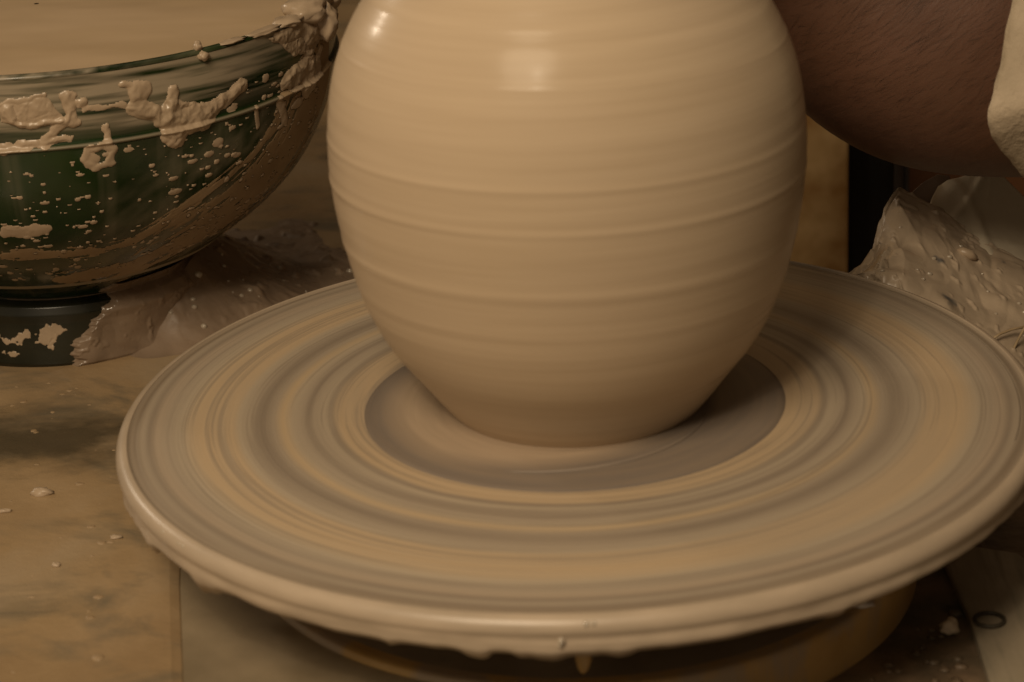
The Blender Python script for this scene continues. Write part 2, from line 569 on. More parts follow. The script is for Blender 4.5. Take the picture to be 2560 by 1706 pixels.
# wet disc of clay the pot stands on
pad_prof = [(0.001, 0.0010), (0.03, 0.0012), (0.05, 0.0013), (0.058, 0.0012), (0.063, 0.0010), (0.0665, 0.0006), (0.0678, 0.0004), (0.0686, -0.0002)]
pad = lathe('clay_pad', pad_prof, 240, M_pad, wheel,
            lambda T, r, z: (r * (1 + 0.004 * np.sin(T * 2 + 1)), z))
pad.location = (-0.0007, -0.0035, 0)
# drum under the head, with a painted wall
dr = [(0.002, -0.0445), (0.06, -0.0445), (0.1045, -0.0445)]
lathe('drum_top', dr, 180, M_drumtop, wheel)
dw = [(0.1045, -0.0445), (0.107, -0.0443), (0.1097, -0.0439), (0.1107, -0.0445), (0.1111, -0.0460), (0.1111, -0.056), (0.1112, -0.074), (0.1112, -0.12)]
lathe('drum_wall', dw, 180, M_drum, wheel)
lathe('shaft', [(0.022, -0.0445), (0.022, -0.0150)], 48, M_drum, wheel)
# drip hanging below the head
v, f = tube([(-0.0013, -0.112, -0.0385), (-0.0012, -0.112, -0.0372), (-0.0011, -0.112, -0.034), (-0.0011, -0.112, -0.024), (-0.0011, -0.112, -0.0139)], [0.0006, 0.0016, 0.0024, 0.003, 0.0042], 12)
mesh_obj('clay_drip', v, f, M_drum, wheel)
for (a, rr, z, sx) in ((-89.96, 0.1492, -0.0020, 0.0010), (-89.2, 0.1492, -0.0020, 0.0009), (-92.58, 0.1501, -0.0064, 0.0010), (-92.7, 0.1499, -0.0078, 0.0008),
                       (-146, 0.1492, -0.0020, 0.0007), (-142.2, 0.1492, -0.0020, 0.0007), (-141.2, 0.1492, -0.0020, 0.0007)):
    b = blob('water_bead', (rr * math.cos(R(a)), rr * math.sin(R(a)), z), (sx, sx, sx * 0.9), M_water, wheel, 3, 0.05, n=(12, 8))
# loose clay thread trailing round the pad
pts = []; rad = []
for i in range(40):
    t = i / 39
    a = R(-112 + 92 * t)
    rr = 0.0585 - 0.0135 * t
    pts.append((rr * math.cos(a) - 0.0007, rr * math.sin(a) - 0.0035, 0.0013)); rad.append(0.0002 + 0.0007 * math.sin(math.pi * t))
v, f = tube(pts, rad, 8)
mesh_obj('clay_thread', v, f, M_pad, wheel)

# housing deck left of the drum, dark well to the right
dk = prism('deck', [(-0.150, -0.30), (-0.02, -0.30), (-0.02, -0.09), (-0.09, 0.06), (-0.150, 0.06)], -0.080, -0.0462, M_deck, wheel)
pit = box('well_floor', (-0.019, -0.32, -0.085), (0.20, 0.14, -0.0605), M_pit, wheel)

# ------------------------------------------------------------------ the pot
zk = np.array([0, .006, .014, .025, .04, .055, .07, .085, .1, .115, .13, .145, .158, .168, .176, .184, .190])
rk = np.array([.0409, .0456, .0514, .0595, .0667, .0709, .0736, .0748, .074, .0711, .0645, .0538, .0435, .0365, .034, .0345, .0365])


def cubic(xk, yk, x):
    m = np.gradient(yk, xk)
    i = np.clip(np.searchsorted(xk, x) - 1, 0, len(xk) - 2)
    h = xk[i + 1] - xk[i]; t = (x - xk[i]) / h
    return (2*t**3-3*t**2+1)*yk[i] + (t**3-2*t**2+t)*h*m[i] + (-2*t**3+3*t**2)*yk[i+1] + (t**3-t**2)*h*m[i+1]


zz = np.linspace(0.0012, 0.190, 420)
outer = [(cubic(zk, rk, z), z) for z in zz]
lipz = [(0.0368, 0.1905), (0.0355, 0.1915), (0.0340, 0.1905)]
inner = [(max(cubic(zk, rk, z) - 0.0045, 0.01), z) for z in np.linspace(0.189, 0.008, 60)] + [(0.002, 0.0065)]
RID = [(0.1224, 0.00034, 0.0007), (0.1190, -0.00012, 0.0018), (0.1085, -0.00012, 0.0012), (0.1060, 0.00010, 0.0012), (0.0985, -0.00018, 0.0020), (0.0945, 0.00038, 0.0012), (0.0905, -0.00022, 0.0016),
       (0.0852, -0.00018, 0.0016), (0.0815, 0.00042, 0.0014), (0.0772, -0.00022, 0.0016), (0.0662, -0.0003, 0.0017), (0.0612, 0.00040, 0.0021), (0.0560, -0.00018, 0.0018), (0.0475, 0.00016, 0.002), (0.039, 0.00014, 0.002),
       (0.0305, 0.0001, 0.002), (0.1325, 0.0002, 0.0014), (0.1375, 0.00022, 0.001), (0.142, 0.0002, 0.001), (0.1475, 0.0002, 0.001)]


def potfn(T, r, z):
    d = np.zeros_like(r)
    zs = z + 0.0009 * np.sin(T + 0.9) + 0.0003 * np.sin(2 * T + 2)
    for i, (c, a, w) in enumerate(RID):
        am = 1 + 0.45 * np.sin(T * 1 + i * 2.1) + 0.2 * np.sin(2 * T + i)
        d = d + (0.75 * a if a > 0 else 0.3 * a) * am * np.exp(-((zs - c) / (w * (0.8 if a > 0 else 1.3))) ** 2)
    d = d + (vnoise(zs * 900, T * 0 + 2, 4) - 0.5) * 0.00004 + (vnoise(zs * 330, T * 0 + 7, 4) - 0.5) * 0.00008
    return r + 0.5 * d * (r > 0.03), z


pot = lathe('clay_pot', outer + lipz + inner, 384, M_pot, None, potfn)
pot.location = (0.0003, -0.0007, 0)
tag(pot, 'round wet clay pot with throwing ridges standing on the wheel', 'pot')

# ------------------------------------------------------------------ green bowl
BO = (-.2131, .2155, -.045)
bowl = empty('plastic_bowl', BO, 'dark green bowl splattered with clay standing left of the wheel', 'bowl')
bowl.rotation_euler = (0.0256, 0.0235, 0)
PZ = np.array([0, .004, .022, .028, .031, .0418, .0655, .089, .113, .139])
PR = np.array([.058, .0595, .0585, .0555, .0545, .0718, .0994, .1133, .1194, .120])
BZ = np.array([.029, .0315, .0418, .0655, .089, .113, .139])
BR = np.array([.0535, .0555, .0718, .0994, .1133, .1194, .1205])


def bowl_r(z):
    z = np.asarray(z, float)
    body = cubic(BZ, BR, np.clip(z, .0291, .139))
    seam = 0.0009 * np.exp(-((z - 0.1125) / 0.0006) ** 2) - 0.0010 * sstep(0.1128, 0.1142, z) * (1 - sstep(0.1145, 0.128, z))
    foot = np.interp(z, [0, .003, .006, .020, .0235, .027, .0291], [.0575, .0592, .0590, .0582, .0590, .0575, .0530])
    return np.where(z < .0291, foot, body + seam)


nth, nz_ = 720, 300
th = np.linspace(-np.pi, np.pi, nth, endpoint=False)
zb = np.linspace(0, .139, nz_)
T, Z = np.meshgrid(th, zb, indexing='ij')
Rr = bowl_r(Z)
deg = np.degrees(T)
band = sstep(.1135, .116, Z) * (1 - sstep(.1385, .139, Z) * 0)
st1 = fbm(deg * 0.035, Z * 420 + deg * 0.02, 11, 4)
st2 = fbm(deg * 0.12 + 9, Z * 900 + 3 + deg * 0.05, 12, 3)
wash = np.clip(band * (0.55 + 2.0 * st1 + 0.9 * st2), 0, 0.85)
wash *= 0.12 + 0.88 * sstep(.1165, .1225, Z - 0.0035 * fbm(deg * .05, Z * 0, 19, 3) * 2)
wash *= np.clip(1 - sstep(-52, -20, deg) * (0.35 + 1.2 * fbm(deg * .1, Z * 300, 3, 3)), 0.1, 1)
# thin film lower down, thicker to the right and bottom
film = sstep(-70, -20, deg + (0.113 - Z) * 500) * (0.26 + 1.3 * fbm(deg * 0.18, Z * 160 - deg * 0.16, 21, 5))
film = film * sstep(.030, .036, Z)
streak = (Z > .031) * 0.5 * np.maximum(fbm(deg * 0.55, Z * 14, 31, 3) - 0.10, 0) * (Z < .112)
wash = np.where(Z < .1125, np.clip(film * 0.7, 0, 0.35) + streak, wash)
wash = np.where(np.abs(Z - .1125) < .0007, 0.5, wash)
v = np.stack([Rr * np.cos(T), Rr * np.sin(T), Z], -1).reshape(-1, 3)
jf = int(np.searchsorted(zb, .0291))
vv = v.reshape(nth, nz_, 3)
mesh_obj('bowl_wall', vv[:, jf:].reshape(-1, 3), grid_faces(nth, nz_ - jf, True), M_bowl, bowl, attrs={'wash': wash[:, jf:]})
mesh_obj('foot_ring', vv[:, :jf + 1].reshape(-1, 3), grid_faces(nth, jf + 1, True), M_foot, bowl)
# rolled rim and inner wall
rimp = [(.1205, .139)]
for a in np.linspace(0, 180, 10): rimp.append((.1188 + .0019 * math.cos(R(a)), .1392 + .0016 * math.sin(R(a))))
rimp += [(.1165, .137), (.1162, .125), (.112, .10), (.10, .07), (.07, .04), (.03, .03), (.002, .029)]
rm = lathe('bowl_rim', rimp, 360, M_bowl, bowl)
wa = rm.data.attributes.new('wash', 'FLOAT', 'POINT')
co = np.empty(len(rm.data.vertices) * 3); rm.data.vertices.foreach_get('co', co); co = co.reshape(-1, 3)
dg = np.degrees(np.arctan2(co[:, 1], co[:, 0]))
wv = 0.35 + 1.4 * fbm(dg * 0.5, co[:, 2] * 600, 5, 4)
wv = np.where((dg > -66) & (dg < -34), wv * 0.25, wv)
wv = np.where(co[:, 2] < .1365, 0.8, wv)
wa.data.foreach_set('value', np.clip(wv, 0, .85).astype(np.float32))

# raised clay on the bowl: thickness field over (angle, height)
S = dict(
    A=[(-85.1, 130.3), (-82.0, 131.7), (-77.6, 133.3)], A2=[(-84.7, 126.9), (-82.8, 123.2), (-80.2, 121.9), (-77.4, 122.6), (-74.4, 122.8), (-72.9, 126.3), (-73.5, 131.6)],
    Ab=[(-83.9, 126.8)], Ac=[(-78.8, 128.3)], A3=[(-74.0, 122.8), (-77.0, 118.1), (-78.4, 116.9)], A4=[(-87, 113.6), (-79.9, 114.6), (-74.1, 115.4)],
    B=[(-73.6, 131.7), (-73.2, 122.6)], Bb=[(-71.4, 128.9)], C=[(-61.5, 130.2)], Cs=[(-64.2, 133.8), (-62.5, 132.2)], D=[(-70.8, 126.2), (-64.2, 126.0)],
    E1=[(-62.1, 124.4), (-56.5, 117.1)], E2=[(-56.0, 119.2), (-55.3, 110.6)], E3=[(-55.0, 114.6), (-49.3, 115.4)], E4=[(-49.3, 115.7), (-44.9, 118.7), (-40.5, 123.1)],
    E5=[(-55.0, 127.8), (-56.0, 118.4)], F1=[(-27.7, 117.9), (-19.5, 119.5)], F2=[(-20.7, 111.3), (-16.5, 115.2)], F3=[(-16.7, 119.4), (-14.4, 122.9)],
    F4=[(-20.6, 133.7), (-13.9, 132.2)], F5=[(-16.6, 138.0), (-9.5, 137.6)], F6=[(-29.6, 137.7), (-21.3, 136.5)],
    G=[(-71.0, 110.9), (-68.2, 111.7), (-66.6, 108.6), (-67.6, 103.9), (-69.9, 103.0), (-71.9, 106.9), (-71.0, 110.9)], Gb=[(-70.7, 107.0)], Gd=[(-67.5, 118.3), (-67.6, 112.7)],
    H1=[(-37.3, 112.7), (-36.8, 105.4)], H2=[(-30.5, 111.6), (-28.3, 102.0)],
    L=[(-88.0, 77.8), (-80.5, 78.0)])
FILLS = [
    ([(-85.6, 129.6), (-80.8, 131.6), (-77.5, 132.6), (-76.3, 129.2), (-75.2, 124.5), (-74.4, 122.8), (-77.4, 121.2), (-82.9, 122.6), (-85.6, 124.4)], .55),
    ([(-64.9, 125.6), (-57.5, 123.5), (-54.6, 124.6), (-49.9, 120.4), (-44.8, 122.3), (-39.9, 125.1), (-40.8, 121.0), (-45.2, 117.0), (-48.2, 114.0), (-49.7, 111.0), (-53.8, 110.6), (-55.7, 108.0), (-57.8, 112.6), (-59.0, 117.8), (-62.0, 121.2)], .75),
    ([(-88.0, 114.3), (-80.0, 116.0), (-74.3, 116.9), (-74.0, 114.5), (-80.0, 113.1), (-88.0, 112.6)], .6),
    ([(-29.8, 118.5), (-25.5, 122.5), (-20.0, 124.0), (-14.5, 120.0), (-15.0, 112.0), (-20.0, 109.0), (-28.0, 113.0)], .7),
    ([(-34.0, 137.9), (-24.0, 137.9), (-12.0, 137.9), (-10.5, 131.0), (-16.0, 126.0), (-20.0, 122.0), (-26.0, 127.0), (-30.0, 133.0)], .8)]
PX = 0.16   # mm per photograph pixel at the bowl
W_ = dict(A=(5, .9), A2=(7, 1.6), Ab=(17, 1.6), Ac=(17, 1.0), A3=(9, 1.3), A4=(9, .9), B=(12, 1.4), Bb=(12, 1.6), C=(21, 2.6), Cs=(8, 1.2), D=(5, .7),
          E1=(19, 1.6), E2=(25, 2.4), E3=(26, 2.2), E4=(15, 1.3), E5=(11, 1.8), F1=(22, 1.8), F2=(24, 2.0), F3=(10, 1.0), F4=(28, 2.4), F5=(28, 3.0), F6=(20, 1.5),
          G=(7, .9), Gb=(16, .7), Gd=(8, 1.0), H1=(6, .6), H2=(12, .7), L=(14, .5))
gth = np.radians(np.arange(-116, 12, 0.115)); gz = np.arange(0.0002, .139, .00032)
T, Z = np.meshgrid(gth, gz, indexing='ij')
A_ = np.degrees(T) * 2.05      # mm along the wall
H_ = Z * 1000
wx = A_ + 2.6 * fbm(A_ * 0.28, H_ * 0.28, 41, 2); wy = H_ + 2.6 * fbm(A_ * 0.28 + 50, H_ * 0.28, 42, 2)
field = np.full(T.shape, -1.0)


def segdist(px, py, a, b):
    ax, ay = a; bx, by = b
    dx, dy = bx - ax, by - ay
    L2 = dx * dx + dy * dy
    t = np.clip(((px - ax) * dx + (py - ay) * dy) / L2, 0, 1) if L2 > 0 else 0 * px
    return np.hypot(px - ax - t * dx, py - ay - t * dy), t


for key, pl in S.items():
    rad, hh = W_[key]; rad *= PX * 1.3; hh *= 0.62
    p_ = [(a * 2.05, h) for a, h in pl]
    if len(p_) == 1: p_ = p_ * 2
    dmin = None
    for a, b in zip(p_[:-1], p_[1:]):
        d, _ = segdist(wx, wy, a, b)
        dmin = d if dmin is None else np.minimum(dmin, d)
    g = 1 - (dmin / rad) ** 2
    h = np.where(g > 0, hh * np.clip(g, 0, 1) ** 0.65, -1.0)
    field = np.maximum(field, h) + np.where((field > 0) & (h > 0), 0.25 * np.minimum(field, np.maximum(h, 0)), 0)
def polyfill(poly, hgt, soft):
    P = np.array([(a * 2.05, h) for a, h in poly])
    ins = np.zeros(A_.shape, bool); dm = np.full(A_.shape, 1e9)
    sel = (A_ > P[:, 0].min() - 8) & (A_ < P[:, 0].max() + 8)
    px_, py_ = wx[sel], wy[sel]
    i_ = np.zeros(px_.shape, bool); d_ = np.full(px_.shape, 1e9)
    for (x1, y1), (x2, y2) in zip(P, np.roll(P, -1, 0)):
        c = ((y1 > py_) != (y2 > py_)) & (px_ < (x2 - x1) * (py_ - y1) / (y2 - y1 + 1e-12) + x1)
        i_ ^= c
        d_ = np.minimum(d_, segdist(px_, py_, (x1, y1), (x2, y2))[0])
    sd_ = np.where(i_, d_, -d_)
    h_ = np.where(sd_ > 0, hgt * np.sqrt(np.clip(sd_ / soft, 0, 1)), -1.0)
    h_ = np.where(h_ > 0, h_ * (1 + 1.6 * fbm(px_ * .45, py_ * .45, 55, 3)), h_)
    field[sel] = np.where((field[sel] > 0) & (h_ > 0), field[sel] + 0.6 * h_, np.maximum(field[sel], h_))


for _p, _h in FILLS: polyfill(_p, _h, 1.3)

# brushed bands of slip lower down
K1 = [(-93, 64.5), (-75.4, 67.1), (-62.8, 74.7), (-55.3, 79.0), (-49.6, 90), (-40.6, 101.0)]
K2 = [(-81.0, 48.9), (-67.4, 44.7), (-58.7, 49.1), (-49.2, 61.4), (-39.6, 70.1), (-32.0, 78.4), (-25, 95)]
K3 = [(-42, 72), (-36.5, 84.9), (-30.6, 98), (-22, 108)]
K4 = [(-62, 40), (-48, 47), (-38, 55), (-28, 66), (-18, 84), (-8, 100)]
smear = np.full(T.shape, -1.0)
p_ = [(a * 2.05, h) for a, h in [(-118, 50), (-95, 49), (-81.0, 48.9), (-67.4, 47), (-58.7, 51), (-49.2, 61.4), (-39.6, 71), (-32.0, 80), (-25, 95), (-20, 112)]]
dmin = np.full(T.shape, 1e9); arc = np.zeros(T.shape); sgn = np.zeros(T.shape); acc = 0.0
for a, b in zip(p_[:-1], p_[1:]):
    d, t_ = segdist(A_, H_, a, b)
    L_ = math.hypot(b[0] - a[0], b[1] - a[1])
    c_ = d < dmin
    side_ = (b[0] - a[0]) * (H_ - a[1]) - (b[1] - a[1]) * (A_ - a[0])
    arc = np.where(c_, acc + t_ * L_, arc); sgn = np.where(c_, np.sign(side_) * d, sgn); dmin = np.minimum(dmin, d)
    acc += L_
sw = sgn
# coverage along and across the brushed curve
cov = (0.95 * np.exp(-((sw - 16.5) / 2.6) ** 2) * sstep(20, 45, arc) * (1 - sstep(175, 235, arc))
       + 1.0 * np.exp(-((sw + 1.0) / 4.2) ** 2) * sstep(70, 92, arc)
       + 0.85 * np.exp(-((sw - 7.5) / 4.5) ** 2) * sstep(110, 160, arc)
       + 0.8 * np.exp(-((sw + 10.0) / 6.0) ** 2) * sstep(100, 135, arc)
       + 0.7 * np.exp(-((sw + 14) / 9.0) ** 2) * sstep(150, 190, arc))
n1 = fbm(arc * 0.075 + 3, sw * 0.55, 61, 6)
n2 = fbm(arc * 0.35, sw * 1.4, 62, 4)
smear = (np.minimum(cov, 1.1) + n1 * 2.3 + n2 * 0.7 - 0.28) * 0.5
smear = np.where(cov < 0.12, -1.0, np.minimum(smear, 0.16))
# specks
rs = np.random.RandomState(4)
for i in range(640):
    a = rs.uniform(-108, -12); h = rs.uniform(48, 111) if i < 560 else rs.uniform(114, 124)
    if i >= 560 and not (-50 < a < -24): continue
    rad = abs(rs.normal(0, 0.42)) + 0.24
    if rs.rand() < 0.05: rad *= 1.9
    el = rs.uniform(1.0, 2.2)
    x0 = a * 2.05
    i0 = np.searchsorted(gth, R(a - 2.5)); i1 = np.searchsorted(gth, R(a + 2.5))
    j0 = np.searchsorted(gz, (h - 3) / 1000); j1 = np.searchsorted(gz, (h + 3) / 1000)
    sl_ = (slice(i0, i1), slice(j0, j1))
    g = 1 - ((A_[sl_] - x0) / (rad * el)) ** 2 - ((H_[sl_] - h) / rad) ** 2
    hh = np.where(g > 0, 0.35 * np.sqrt(np.clip(g, 0, 1)), -1)
    field[sl_] = np.maximum(field[sl_], hh)
# pale patch and drips on the foot
d, _ = segdist(wx, wy, (-104 * 2.05, 12), (-82 * 2.05, 17))
field = np.maximum(field, np.minimum((1 - d / 6.5) * 0.8 + fbm(A_ * 0.16, H_ * 0.4, 77, 3) * 3.2 - .5, 0.3))
field = np.where(field > 0.05, field * (1 + 0.8 * fbm(A_ * 0.3, H_ * 0.3, 91, 2)), field)
smear = np.where(field > 0.03, -1, smear)
keep_s = smear > 0.01
Fs = grid_faces(*T.shape); Fs = Fs[keep_s.reshape(-1)[Fs].sum(1) >= 3]
us = np.unique(Fs); rms = np.full(T.size, -1); rms[us] = np.arange(len(us))
Rs = bowl_r(Z) + np.maximum(smear, -0.03) / 1000.0 + 0.00003
vs_ = np.stack([Rs * np.cos(T), Rs * np.sin(T), Z], -1).reshape(-1, 3)[us]
sm_ = mesh_obj('dried_smear', vs_, rms[Fs], M_smear, bowl)
tag(sm_, kind='stuff')
keep_v = field > 0.03
F = grid_faces(*T.shape)
kf = keep_v.reshape(-1)[F].sum(1) >= 3
F = F[kf]
used = np.unique(F)
remap = np.full(T.size, -1); remap[used] = np.arange(len(used))
Rr = bowl_r(Z) + np.maximum(field, -0.08) / 1000.0 + 0.00003
v = np.stack([Rr * np.cos(T), Rr * np.sin(T), Z], -1).reshape(-1, 3)[used]
sc = mesh_obj('clay_splatter', v, remap[F], M_slop, bowl)
tag(sc, kind='stuff')
# heaps of clay on the rim
for a, r_, z, sz, sd in ((-19, .1185, .1405, (.010, .008, .005), 3), (-12, .119, .143, (.008, .006, .006), 5), (-15.5, .1235, .134, (.006, .005, .007), 6), (-8, .119, .141, (.008, .007, .006), 8),
                         (-26, .1185, .1400, (.008, .005, .0022), 9), (-49.3, .119, .1418, (.0017, .0016, .0019), 11), (-49.0, .1212, .1385, (.0022, .0016, .0018), 12), (-34, .119, .1402, (.009, .003, .0012), 14), (-42, .1192, .1405, (.006, .0025, .0008), 15)):
    blob('clay_heap', (r_ * math.cos(R(a)), r_ * math.sin(R(a)), z), sz, M_slop, bowl, sd, 0.35, n=(28, 18), freq=2.2).rotation_euler[2] = R(a + 90)
# shallow pool of slip inside
ns, nr = 180, 40
rr_ = np.linspace(0.001, .1166, nr); th = np.linspace(0, 2 * np.pi, ns, endpoint=False)
T, Q = np.meshgrid(th, rr_, indexing='ij')
xx = Q * np.cos(T); yy = Q * np.sin(T)
zz_ = 0.0006 * fbm(xx * 25, yy * 45, 5, 3) + 0.0018 * sstep(.108, .1166, Q)
slip = mesh_obj('liquid_slip', np.stack([xx, yy, zz_], -1).reshape(-1, 3), grid_faces(ns, nr, True), M_slip)
slip.matrix_world = Matrix.Translation(BO) @ Matrix.Rotation(0.0256, 4, 'X') @ Matrix.Rotation(0.0235, 4, 'Y') @ Matrix.Translation((0, 0, .1355))
tag(slip, 'smooth ochre liquid slip filling the green bowl', 'slip')

# ------------------------------------------------------------------ clay spill heaped against the foot of the bowl
ths = np.radians(np.linspace(-104, 75, 620)); zf = np.linspace(0.0004, .0335, 110)
T, Z = np.meshgrid(ths, zf, indexing='ij')
deg = np.degrees(T)
bound = -83 + 17 * (Z / .024) + 16 * fbm(deg * .08 + 4, Z * 260, 33, 4)
inside = sstep(-1.5, 3.0, deg - bound)
arcm = deg * 1.05; hm = Z * 1000
thick = 0.0010 + 0.0040 * np.maximum(fbm(arcm * .09, hm * .10, 35, 2) + .25, 0) + 0.0010 * np.maximum(fbm(arcm * .35, hm * .35, 36, 2) - .1, 0) * 2
thick = thick * (1 - 0.55 * sstep(.022, .033, Z)) + 0.0016 * (1 - sstep(0, .012, Z)) * sstep(-60, -30, deg)
lowgap = sstep(0.0, 0.0022, Z + 0.0014 * fbm(arcm * .35, hm * 0, 38, 3) + 0.002 * sstep(-60, -40, deg) + .0004)
tt2 = np.where(inside * lowgap > 0.02, thick * inside * lowgap, -0.0012)
Rf = np.interp(Z, [0, .003, .006, .020, .0235, .027, .0291, .0315, .0335], [.0575, .0592, .0590, .0582, .0590, .0575, .0545, .0560, .0588]) + tt2
fc = mesh_obj('foot_clay', np.stack([Rf * np.cos(T), Rf * np.sin(T), Z], -1).reshape(-1, 3), grid_faces(*T.shape), M_slopdark, bowl)
tag(fc, kind='stuff')
# low wet film spreading over the table to the right of the foot
ths = np.radians(np.linspace(-60, 62, 460)); rs_ = np.linspace(.0585, .175, 260)
T, Q = np.meshgrid(ths, rs_, indexing='ij')
deg = np.degrees(T); X_ = Q * np.cos(T); Y_ = Q * np.sin(T)
edge = .066 + .075 * sstep(-52, 5, deg) + .05 * fbm(deg * .06, Q * 20, 44, 4)
ins = sstep(0, .03, edge - Q)
hh = -0.0012 + ins * (0.0022 + 0.0075 * np.maximum(fbm(X_ * 60, Y_ * 60, 7, 4) + .03, 0)) + ins * 0.0030 * np.maximum(fbm(X_ * 170, Y_ * 170, 17, 2) - .2, 0) * 3
hh = np.maximum(hh, 0.029 * sstep(-62, -12, deg) * np.clip(1 - (Q - .0575) / (.020 + .030 * sstep(-50, 10, deg)), 0, 1) ** 1.3 + hh * .8 + 0.002 * fbm(X_ * 45, Y_ * 45, 71, 3) * sstep(-60, -40, deg))
sp_ = mesh_obj('clay_spill', np.stack([X_, Y_, hh], -1).reshape(-1, 3), grid_faces(*T.shape), M_slopdark)
sp_.location = BO
gp = np.stack([X_, Y_, hh], -1)
rb = np.random.RandomState(31)
for i in range(46):
    a_, b_ = rb.randint(30, 300), rb.randint(6, 150)
    if ins[a_, b_] < 0.3: continue
    q_ = abs(rb.normal(.0004, .0003)) + .0003
    blob('wet_bead', tuple(gp[a_, b_]), (q_ * 1.3, q_, q_ * 1.1), M_water, sp_, i, 0.15, n=(10, 7))
tag(sp_, 'glossy brown wet clay film spread on the table right of the green bowl', 'clay')

# loose crumbs on the table
def crumb(loc, size, sd, mat, label, grp='clay crumbs lying on the table'):
    o = blob('clay_crumb', loc, size, mat, None, sd, 0.4, 0.4, n=(22, 14), freq=2.4)
    return tag(o, label, 'clay crumb', grp)


# ------------------------------------------------------------------ right side: plank, ring, crumbs
pk = prism('plank', [(x - .131, y) for x, y in [(.1155, -.25), (.19, -.25), (.165, -.07), (.1485, -.022), (.1437, -.0115), (.1185, 0.0), (.1207, -.052)]], -0.008, 0.0, M_plank, None, 0.0012)
pk.location = (0.131, 0.0, -0.0573)
tag(pk, 'grey plank smeared with clay lying lower right under the wheel edge', 'plank')
v, f = [], []
nR, nr_ = 40, 8
for i in range(nR):
    a = 2 * math.pi * i / nR
    for j in range(nr_):
        b = 2 * math.pi * j / nr_
        q = 0.0046 + 0.0007 * math.cos(b)
        v.append((q * math.cos(a), q * math.sin(a), 0.0007 * math.sin(b)))
F = grid_faces(nR, nr_ + 1, True)
F = [(i * nr_ + j, ((i + 1) % nR) * nr_ + j, ((i + 1) % nR) * nr_ + (j + 1) % nr_, i * nr_ + (j + 1) % nr_) for i in range(nR) for j in range(nr_)]
rg = mesh_obj('rubber_ring', v, F, M_ring)
rg.location = (0.1260, -0.0576, -0.0565)
rg.scale = (1.0, 0.95, 1)
tag(rg, 'small dark ring lying on the grey plank', 'ring')

# ------------------------------------------------------------------ background behind the wheel
bd = box('upright_board', (-0.06, -0.012, -0.7), (0.0, 0.012, 0.5), M_board, None, 0.002)
bd.location = (0.1258, 0.30, 0.0)
tag(bd, 'upright ochre stained board standing behind the pot on the right', 'board')
pl2 = box('gap_shade_strip', (-0.011, -0.02, -0.7), (0.011, 0.02, 0.5), M_black, None, 0.003)  # shade of the open gap beside the board, built as a black upright
pl2.location = (0.1385, 0.33, 0)
tag(pl2, 'black strip standing for the shaded gap beside the upright ochre board', 'gap shade')


br = box('rust_board', (0.0, -0.012, -0.7), (0.16, 0.012, 0.3), M_rust, None, 0.002)
br.location = (0.1735, 0.45, 0)
tag(br, 'rust brown board in the dark gap under the forearm', 'board')
# hanging blue grey cloth
nu, nv = 24, 40
U, V = np.meshgrid(np.linspace(0, 1, nu), np.linspace(0, 1, nv), indexing='ij')
cv = np.stack([0.153 + 0.0205 * U, 0.42 + 0.006 * np.sin(U * 9) + 0.003 * fbm(U * 3, V * 5, 2), 0.06 - 0.142 * V + 0.004 * np.sin(U * 4)], -1).reshape(-1, 3)
bc = mesh_obj('hanging_cloth', cv, grid_faces(nu, nv), M_blue)
md = bc.modifiers.new('solidify', 'SOLIDIFY'); md.thickness = 0.002
tag(bc, 'blue grey cloth hanging between the black gap shade strip and rust board', 'cloth')

# ------------------------------------------------------------------ wet clay lump and plastic sheets right of the wheel
def resamp(P, n):
    P = np.array(P, float)
    d = np.r_[0, np.cumsum(np.linalg.norm(np.diff(P, axis=0), axis=1))]
    t = np.linspace(0, d[-1], n)
    return np.stack([np.interp(t, d, P[:, k]) for k in range(3)], -1)


def sheet(rows, n, m, amp, freq, seed, bulge=None):
    """rows of 3D polylines -> smooth grid n (along) x m (across)"""
    Rw = np.stack([resamp(r, n) for r in rows], 0)
    tk = np.linspace(0, 1, len(rows)); t = np.linspace(0, 1, m)
    G = np.zeros((n, m, 3))
    for k in range(3):
        for i in range(n):
            G[i, :, k] = cubic(tk, Rw[:, i, k], t) if len(rows) > 2 else np.interp(t, tk, Rw[:, i, k])
    U, V = np.meshgrid(np.linspace(0, 1, n), t, indexing='ij')
    d1 = np.gradient(G, axis=0); d2 = np.gradient(G, axis=1)
    nn = np.cross(d1, d2); nn /= np.linalg.norm(nn, axis=-1, keepdims=True) + 1e-12
    nn *= np.where((nn[..., 1:2] > 0), -1, 1)
    off = amp * 2 * fbm(G[..., 0] * freq + 5, G[..., 1] * freq * 0.8 + G[..., 2] * freq + 3, seed, 5)
    if bulge is not None: off = off + bulge(U, V)
    return (G + nn * off[..., None]).reshape(-1, 3), grid_faces(n, m)


LT = [(0.1047, 0.125, -0.0118), (0.1102, 0.13, -0.0105), (0.1162, 0.138, -0.0069), (0.1196, 0.143, 0.0007), (0.1217, 0.146, 0.0051), (0.1254, 0.15, 0.0081), (0.1283, 0.152, 0.0099), (0.1342, 0.152, 0.0067), (0.1392, 0.152, 0.004), (0.1436, 0.152, 0.002), (0.1542, 0.15, -0.007), (0.1664, 0.148, -0.0131), (0.1817, 0.146, -0.0213), (0.2004, 0.144, -0.033)]
LB = [(0.1038, 0.118, -0.0116), (0.1082, 0.115, -0.0094), (0.1127, 0.112, -0.0088), (0.1148, 0.108, -0.0089), (0.1162, 0.106, -0.0106), (0.1198, 0.104, -0.0124), (0.1222, 0.1, -0.0141), (0.1263, 0.098, -0.0167), (0.1319, 0.096, -0.0194), (0.1376, 0.094, -0.0236), (0.1491, 0.092, -0.0297), (0.1607, 0.09, -0.0357), (0.1767, 0.088, -0.0444), (0.1942, 0.086, -0.0532)]
LC = [(x * 1.01, y - 0.002, min(z - 0.030, -0.069 - 0.0001)) for x, y, z in LB]
